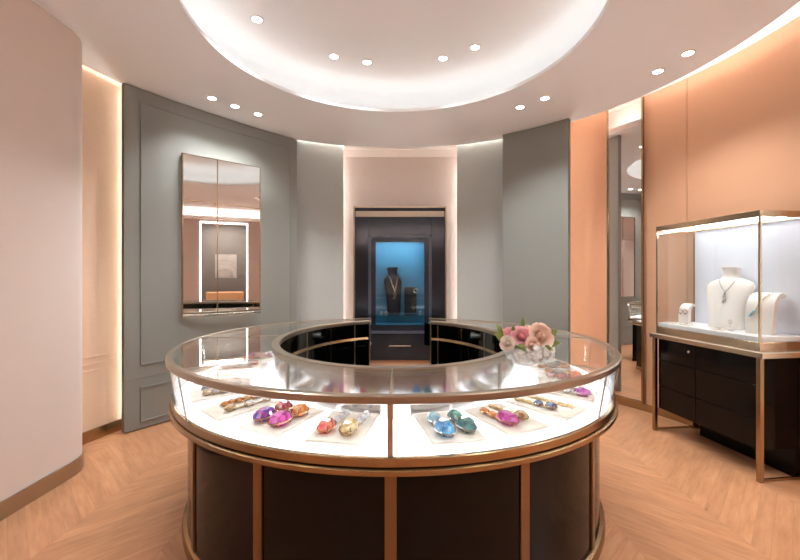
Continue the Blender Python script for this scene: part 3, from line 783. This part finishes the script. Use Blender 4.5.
b = MB(); b.box(-.42, .42, -.012, -.0005, zb+.03, wz0-.03); dA = b.build('drawer', M_slate, CB, bevel=.003)
for x0, x1 in ((-XW+.02, -.43), (.43, XW-.02)):
    b = MB(); b.box(x0, x1, -.012, -.0005, zb+.03, wz0-.03); b.build('side_panel', M_slate, CB, bevel=.003)
b = MB(); zz = (zb+wz0)/2+.02; b.tube([(-.17, -.012, zz), (-.17, -.035, zz), (.17, -.035, zz), (.17, -.012, zz)], .009, 8); b.build('handle', M_silver, dA)

def sell(c, w, t, z, lean, n=28, p=2.6):
    out = []
    for i in range(n):
        a = 2*PI*i/n; ca, sa = math.cos(a), math.sin(a)
        k = (abs(ca)**p+abs(sa)**p)**(-1/p)
        out.append((w*k*ca, c+t*k*sa, z+lean*k*sa*t))
    return out
def bust(loc, rotz, s, m, label, name='necklace_bust', wf=1., nf=1.):
    """front faces local -y"""
    prof = [(0, .118, .060, 0), (.01, .122, .064, 0), (.06, .124, .058, 0), (.14, .132, .050, .008), (.22, .146, .046, .020), (.29, .160, .050, .038), (.335, .166, .058, .055), (.365, .150, .060, .066), (.385, .112, .056, .072), (.398, .076, .050, .074), (.412, .058, .046, .074), (.44, .053, .045, .074), (.470, .060, .050, .073), (.482, .064, .054, .072)]
    o = None
    b = MB(); b.loft([sell(c*s, w*s*wf*(nf if z > .405 else (1+nf)/2 if z > .39 else 1), t*s, z*s, -.12 if z > .4 else 0) for z, w, t, c in prof])
    o = b.build(name, m, loc=loc, rotz=rotz, smooth=50)
    return tag(o, label, 'jewellery bust')
def bsurf(s, x, z, wf=1.):
    prof = [(0, .118, .060, 0), (.06, .124, .058, 0), (.14, .132, .050, .008), (.22, .146, .046, .020), (.29, .160, .050, .038), (.335, .166, .058, .055), (.365, .150, .060, .066), (.385, .112, .056, .072), (.398, .076, .050, .074), (.412, .058, .046, .074), (.44, .053, .045, .074)]
    z /= s; x /= s*wf
    for a, c in zip(prof, prof[1:]):
        if a[0] <= z <= c[0]:
            k = (z-a[0])/(c[0]-a[0]); w = a[1]+(c[1]-a[1])*k; t = a[2]+(c[2]-a[2])*k; cc = a[3]+(c[3]-a[3])*k
            q = max(0, 1-min(1, abs(x)/w)**2.6)**(1/2.6); return (cc-t*q)*s
    return 0
def necklace(loc, rotz, s, metal, gemc, label, zl=.415, zd=.28, wd=.052, drop=.07, th=.0035, wf=1.):
    t = thing('necklace', label, 'necklace', loc, rotz)
    pts = []
    for i in range(21):
        a = -1+2*i/20; x = wd*a; z = zd+(zl-zd)*abs(a)**1.35
        pts.append((x*s*wf, bsurf(s, x*s*wf, z*s, wf)-th*1.1, z*s))
    b = MB(); b.tube(pts, th*.62, 6)
    for p in pts[::1]: b.ball(p, th*1.05, 6, 4)
    b.build('chain', metal, t)
    b = MB()
    for k in range(4):
        z = zd-.012-drop*k/3; x = .006*(-1)**k*(k % 2)
        y = bsurf(s, x*s, z*s)-.006; q = MB()
        b.ball((x*s, y, z*s), (.009 if k in (0, 3) else .006)*s**.5, 8, 6, (1, .6, 1.25))
    for sx in (-1, 1):
        z = zd-.01-drop*.7; b.tube([(0, bsurf(s, 0, zd*s)-.004, zd*s), (sx*.014*s, bsurf(s, 0, z*s)-.006, (z+.01)*s), (sx*.010*s, bsurf(s, 0, z*s)-.006, (z-.022)*s)], .0028, 6)
    b.build('pendant', gemc, t)
    return t
zs = zsh+.0006
bust((-.10, 6.35+.24, zs), math.radians(14), 1.52, M_velvet, 'black bust with a gold necklace in the blue lit cabinet', wf=.58, nf=1.6)
necklace((-.10, 6.35+.24, zs), math.radians(14), 1.52, M_gold, M_gold, 'gold necklace on the black bust in the blue lit cabinet', zl=.41, zd=.24, wd=.085, th=.013, wf=.58)
t = thing('display_block', 'short black block stand beside the black bust in the blue lit cabinet', 'jewellery stand', (.17, 6.35+.24, zs))
b = MB(); b.box(-.10, .10, -.07, .07, 0, .41); b.build('block', M_velvet, t, bevel=.006)
b = MB(); b.box(-.085, .085, -.055, .055, .4105, .418); b.build('block_top', M_velvet, t, bevel=.002)
t = thing('bangle', 'silver bangle hung on the corner of the short black block stand', 'bracelet', (.255, 6.35+.16, zs+.36))
b = MB(); b.tube([(.022*math.cos(2*PI*i/20)*1.4, 0, .034*math.sin(2*PI*i/20)) for i in range(20)], .006, 6, closed=True); b.build('band', M_silver, t)
b = MB(); b.ball((-.028, -.004, -.016), .014); b.ball((-.014, -.004, -.03), .012); b.build('gem', GEM['clear'], t, smooth=0)
for x, lb in ((-.30, 'silver brooch at the left end of the blue cabinet shelf'), (-.22, 'clear stone brooch beside the black bust'), (.33, 'silver brooch at the right end of the blue cabinet shelf')):
    t = thing('brooch', lb, 'brooch', (x, 6.35+.14, zs), 0, 'small pieces on the blue cabinet shelf')
    b = MB()
    for k in range(5): b.ball((.022*math.cos(k*1.257), .022*math.sin(k*1.257), .012), .014, 8, 5)
    b.build('petal_ring', M_silver, t); b = MB(); gem(b, 0, 0, .014, .014, .022, .006, 8); b.build('gem', GEM['clear'], t, smooth=0)

# ------------------------------------------------------------------ side table and glass showcase
TA = Vector((2.49, 2.78)); TB = Vector((2.366, 3.73)); tv = (TB-TA).normalized(); LN = (TB-TA).length
rz = math.atan2(tv.y, tv.x)                                      # local x runs from the near to the far end, local -y is the wall side
DP = .42
T = thing('console_cabinet', 'black drawer console with bronze legs under the glass showcase', 'console', (TA.x, TA.y, 0), rz)
def loc(x, y): p = TA+tv*x+Vector((tv.y, -tv.x))*y; return (p.x, p.y)   # y measured towards the wall
ZTp = .90
L0, L1 = -.02, LN+.02
b = MB(); b.box(L0-.01, L1+.01, -DP, .02, ZTp-.035, ZTp); b.build('top', mat('pale_stone_top', (206, 188, 170), .2, var=.03), T, bevel=.004)
b = MB(); b.box(L0-.012, L1+.012, .0205, .026, ZTp-.038, ZTp-.004); b.box(L0-.018, L0-.0105, -DP, .026, ZTp-.038, ZTp-.004); b.box(L1+.0105, L1+.018, -DP, .026, ZTp-.038, ZTp-.004); b.build('top_edge', M_gold, T, smooth=0)
for x in (0, LN):
    for y in (0, -DP+.03):
        b = MB(); b.box(x-.016, x+.016, y-.016, y+.016, 0, ZTp-.036); b.build('leg', M_bronze, T, bevel=.004)
    b = MB(); b.box(x-.008, x+.008, -DP+.047, -.017, .008, .022); b.build('foot_rail', M_bronze, T, smooth=0)
b = MB(); b.box(.02, LN-.02, -DP+.05, -.03, .21, ZTp-.037); b.build('carcass', M_black, T, smooth=0)
b = MB(); b.box(.02, LN-.16, -DP+.01, -.31, 0, .2095); b.build('plinth', M_black, T, smooth=0)
mid = LN*.56
for x0, x1 in ((.025, mid-.002), (mid+.002, LN-.025)):
    for z0, z1 in ((.215, .42), (.424, .66), (.664, ZTp-.05)):
        b = MB(); b.box(x0, x1, -.0298, -.016, z0, z1); d_ = b.build('drawer', M_black, T, bevel=.002)
        if z1 > .7 and x0 > .1:
            b = MB(); b.M = Matrix.Translation((x0+.06, -.016, z1-.06))@Matrix.Rotation(-PI/2, 4, 'X'); b.lathe([(.012, 0.0003), (.012, .008), (.008, .012)], 14); b.build('lock', M_silver, d_)
V = thing('glass_showcase', 'gold framed glass showcase with white jewellery busts on the black console', 'showcase', (TA.x, TA.y, ZTp+.0005), rz)
VH = .985; fw = .013
vx0, vx1, vy0, vy1 = .0, LN-.012, -DP+.02, .0
b = MB(); b.box(vx0, vx1, vy0, vy1, 0, .065); b.build('base_frame', M_gold, V, bevel=.003)
b = MB(); b.box(vx0+.01, vx1-.01, vy0+.02, vy1-.012, .0655, .10); b.build('display_floor', M_deck, V, bevel=.002)
b = MB()
b.box(vx0, vx1, vy1-.02, vy1, VH-.045, VH); b.box(vx0, vx1, vy0, vy0+.02, VH-.045, VH); b.box(vx0, vx0+.02, vy0+.02, vy1-.02, VH-.045, VH); b.box(vx1-.02, vx1, vy0+.02, vy1-.02, VH-.045, VH); b.build('top_frame', M_gold, V, bevel=.002)
b = MB(); b.box(vx0+.02, vx1-.02, vy0+.02, vy1-.02, VH-.012, VH-.006); b.build('top_pane', M_glass, V, smooth=0)
for x in (vx0, vx1-fw):
    for y in (vy1-fw, vy0):
        b = MB(); b.box(x, x+fw, y, y+fw, .0655, VH-.0455); b.build('post', M_gold, V, smooth=0)
b = MB(); b.box(vx0+fw, vx1-fw, vy1-.008, vy1-.003, .0655, VH-.0455); b.build('front_pane', M_glass, V, smooth=0)
for x in (vx0+.003, vx1-.008):
    b = MB(); b.box(x, x+.005, vy0+fw, vy1-fw, .0655, VH-.0455); b.build('end_pane', M_glass, V, smooth=0)
b = MB(); b.box(vx0+fw, vx1-fw, vy0+.001, vy0+.011, .0655, VH-.0455); b.build('back_panel', M_vback, V, smooth=0)
b = MB(); b.box(vx0+.03, vx1-.03, vy1-.026, vy1-.021, VH-.026, VH-.018); b.build('showcase_light', M_led_show, V, smooth=0)
b = MB(); b.box(vx0+.03, vx1-.03, vy0+.021, vy0+.026, VH-.026, VH-.018); b.build('showcase_light', M_led_show, V, smooth=0)
ZD = ZTp+.0005+.10+.0006
def at(px, py, z): d = F*(EYE-z)/(py-277); return ((px-400)/F*d, d)
face = rz+PI                                                # bust front (-y local) to the room; local x along the case
def inroom(px, py): x, y = at(px, py, ZD); return (x, y, ZD)
# busts stand turned a little towards the entrance
bl = (*loc(.475, .235), ZD); br = rz+PI+math.radians(14)
bust(bl, br, 1.02, M_bust, 'large ivory bust wearing a dark chain necklace in the glass showcase')
necklace(bl, br, 1.02, mat('dark_silver', (120, 112, 108), .3, 1), M_silver, 'dark chain necklace with branching pendant on the large ivory bust', zl=.41, zd=.295, wd=.07, th=.0022, drop=.07)
def curl_stand(loc_, rotz, w, h, t_, name, label):
    b = MB(); rings = []; pts = []
    for i in range(15):
        k = i/14
        if k < .5: y = 0+.03*h*(k/.5)**2; z = h*.62*k/.5; d = Vector((0, .06, 1)).normalized()
        else:
            q = (k-.5)/.5*math.radians(120); y = .03*h+h*.36*(1-math.cos(q)); z = h*.62+h*.38*math.sin(q)
            d = Vector((0, math.sin(q)*.9, math.cos(q))).normalized()
        n = Vector((0, -d.z, d.y)); tk = t_*(1.5-.9*k); wk = w*(.92+.1*math.sin(k*PI))
        c = Vector((0, y, z))
        rings.append([c+n*tk/2+Vector((-wk/2, 0, 0)), c+n*tk/2*1.15, c+n*tk/2+Vector((wk/2, 0, 0)), c-n*tk/2+Vector((wk/2, 0, 0)), c-n*tk/2+Vector((-wk/2, 0, 0))])
    rings[0] = [Vector((p.x, p.y, 0)) for p in rings[0]]
    b.loft(rings); o = b.build(name, M_bust, loc=loc_, rotz=rotz, smooth=50); return tag(o, label, 'jewellery stand')
sl = (*loc(.16, .19), ZD)
curl_stand(sl, br, .17, .285, .045, 'curled_stand', 'curled ivory stand with a gold bracelet, nearest the showcase corner post')
t = thing('gem_bracelet', 'gold chain bracelet with pale blue stones draped on the curled ivory stand', 'bracelet', sl, br)
def csurf(h, k, t_):
    if k < .5: y = .03*h*(k/.5)**2; z = h*.62*k/.5; d = Vector((0, .06, 1)).normalized()
    else:
        q = (k-.5)/.5*math.radians(120); y = .03*h+h*.36*(1-math.cos(q)); z = h*.62+h*.38*math.sin(q); d = Vector((0, math.sin(q)*.9, math.cos(q))).normalized()
    n = Vector((0, -d.z, d.y)); tk = t_*(1.5-.9*k); return Vector((0, y, z))+n*(tk/2*1.12+.004)
b = MB(); pts = []
for i in range(17):
    k = .36+.42*i/16; p = csurf(.285, k, .045); p.x = -.05+.09*i/16; pts.append(p)
b.tube(pts, .0028, 6)
for p in pts: b.ball(p, .0055, 6, 4)
b.build('chain', M_gold, t)
b = MB()
for i in (0, 2, 4): gem_c = pts[i]; b.ball(gem_c+Vector((0, -.006, 0)), .011, 8, 5)
b.build('gem', GEM['paleblue'], t, smooth=0)
s2 = (*loc(.79, .15), ZD)
curl_stand(s2, br, .085, .17, .03, 'earring_stand', 'small ivory stand with gold earrings at the far end of the showcase')
t = thing('hoop_earring', 'gold hoop earrings with small stones on the small ivory stand', 'earring', s2, br)
b = MB()
for sx in (-.02, .022):
    c = csurf(.17, .52, .03)+Vector((sx, -.003, 0)); b.tube([c+Vector((.016*math.cos(2*PI*i/16), -.004, .018*math.sin(2*PI*i/16))) for i in range(16)], .003, 6, closed=True)
b.build('hoop', ROSE, t)
b = MB()
for sx in (-.02, .022): b.ball(csurf(.17, .46, .03)+Vector((sx, -.007, -.004)), .008, 8, 5)
b.build('gem', GEM['navy'], t, smooth=0)
rp_ = (*loc(.36, .15), ZD)
t = thing('ring_stand', 'small white ring holder between the large bust and the curled stand', 'jewellery stand', rp_, br)
b = MB(); b.lathe([(.030, 0), (.030, .012), (.024, .02)], 20); b.build('foot', M_bust, t); b = MB(); b.lathe([(.006, .0205), (.005, .05)], 10); b.build('stem', M_bust, t)
t = thing('finger_ring', 'silver ring standing on the small white ring holder', 'ring', (rp_[0], rp_[1], ZD+.0515), br)
b = MB(); b.tube([(.012*math.cos(2*PI*i/20), 0, .0145+.012*math.sin(2*PI*i/20)) for i in range(20)], .0022, 6, closed=True); b.build('band', M_silver, t)
b = MB(); b.ball((0, 0, .031), .006, 8, 5); b.build('gem', GEM['clear'], t, smooth=0)
for x, y, lb in ((.40, .09, 'flat ivory pad in front of the white ring holder'), (.72, .10, 'flat ivory pad between the large bust and the small earring stand'), (.872, .085, 'flat ivory pad at the far end corner of the showcase')):
    t = thing('flat_pad', lb, 'jewellery pad', (*loc(x, y), ZD), br, 'flat pads in the glass showcase')
    b = MB(); b.box(-.04, .04, -.03, .03, 0, .010); b.build('pad', M_tray, t, bevel=.002)
    b = MB(); b.tube([(.014*math.cos(2*PI*i/18), .012*math.sin(2*PI*i/18), .0132) for i in range(18)], .0028, 6, closed=True); b.ball((0, -.012, .016), .006, 7, 5); b.build('ring_on_pad', M_silver, t)

# ------------------------------------------------------------------ world, camera, view
W = bpy.data.worlds.new('world'); S.world = W; W.use_nodes = True
W.node_tree.nodes['Background'].inputs[0].default_value = (1, .93, .88, 1); W.node_tree.nodes['Background'].inputs[1].default_value = .05
cam = bpy.data.cameras.new('camera'); co = bpy.data.objects.new('camera', cam); COL.objects.link(co)
cam.sensor_fit = 'HORIZONTAL'; cam.sensor_width = 36; cam.lens = 36*F/800; cam.shift_y = -3/800; cam.clip_start = .02
co.location = (0, 0, EYE); co.rotation_euler = (PI/2, 0, 0); S.camera = co
S.view_settings.view_transform = 'Standard'; S.view_settings.look = 'None'; S.view_settings.gamma = 1; S.view_settings.exposure = 0.84
S.cycles.max_bounces = 12; S.cycles.transparent_max_bounces = 24; S.cycles.glossy_bounces = 6; S.cycles.diffuse_bounces = 7
S.cycles.sample_clamp_indirect = 6; S.cycles.caustics_reflective = False; S.cycles.caustics_refractive = False; S.cycles.use_denoising = True
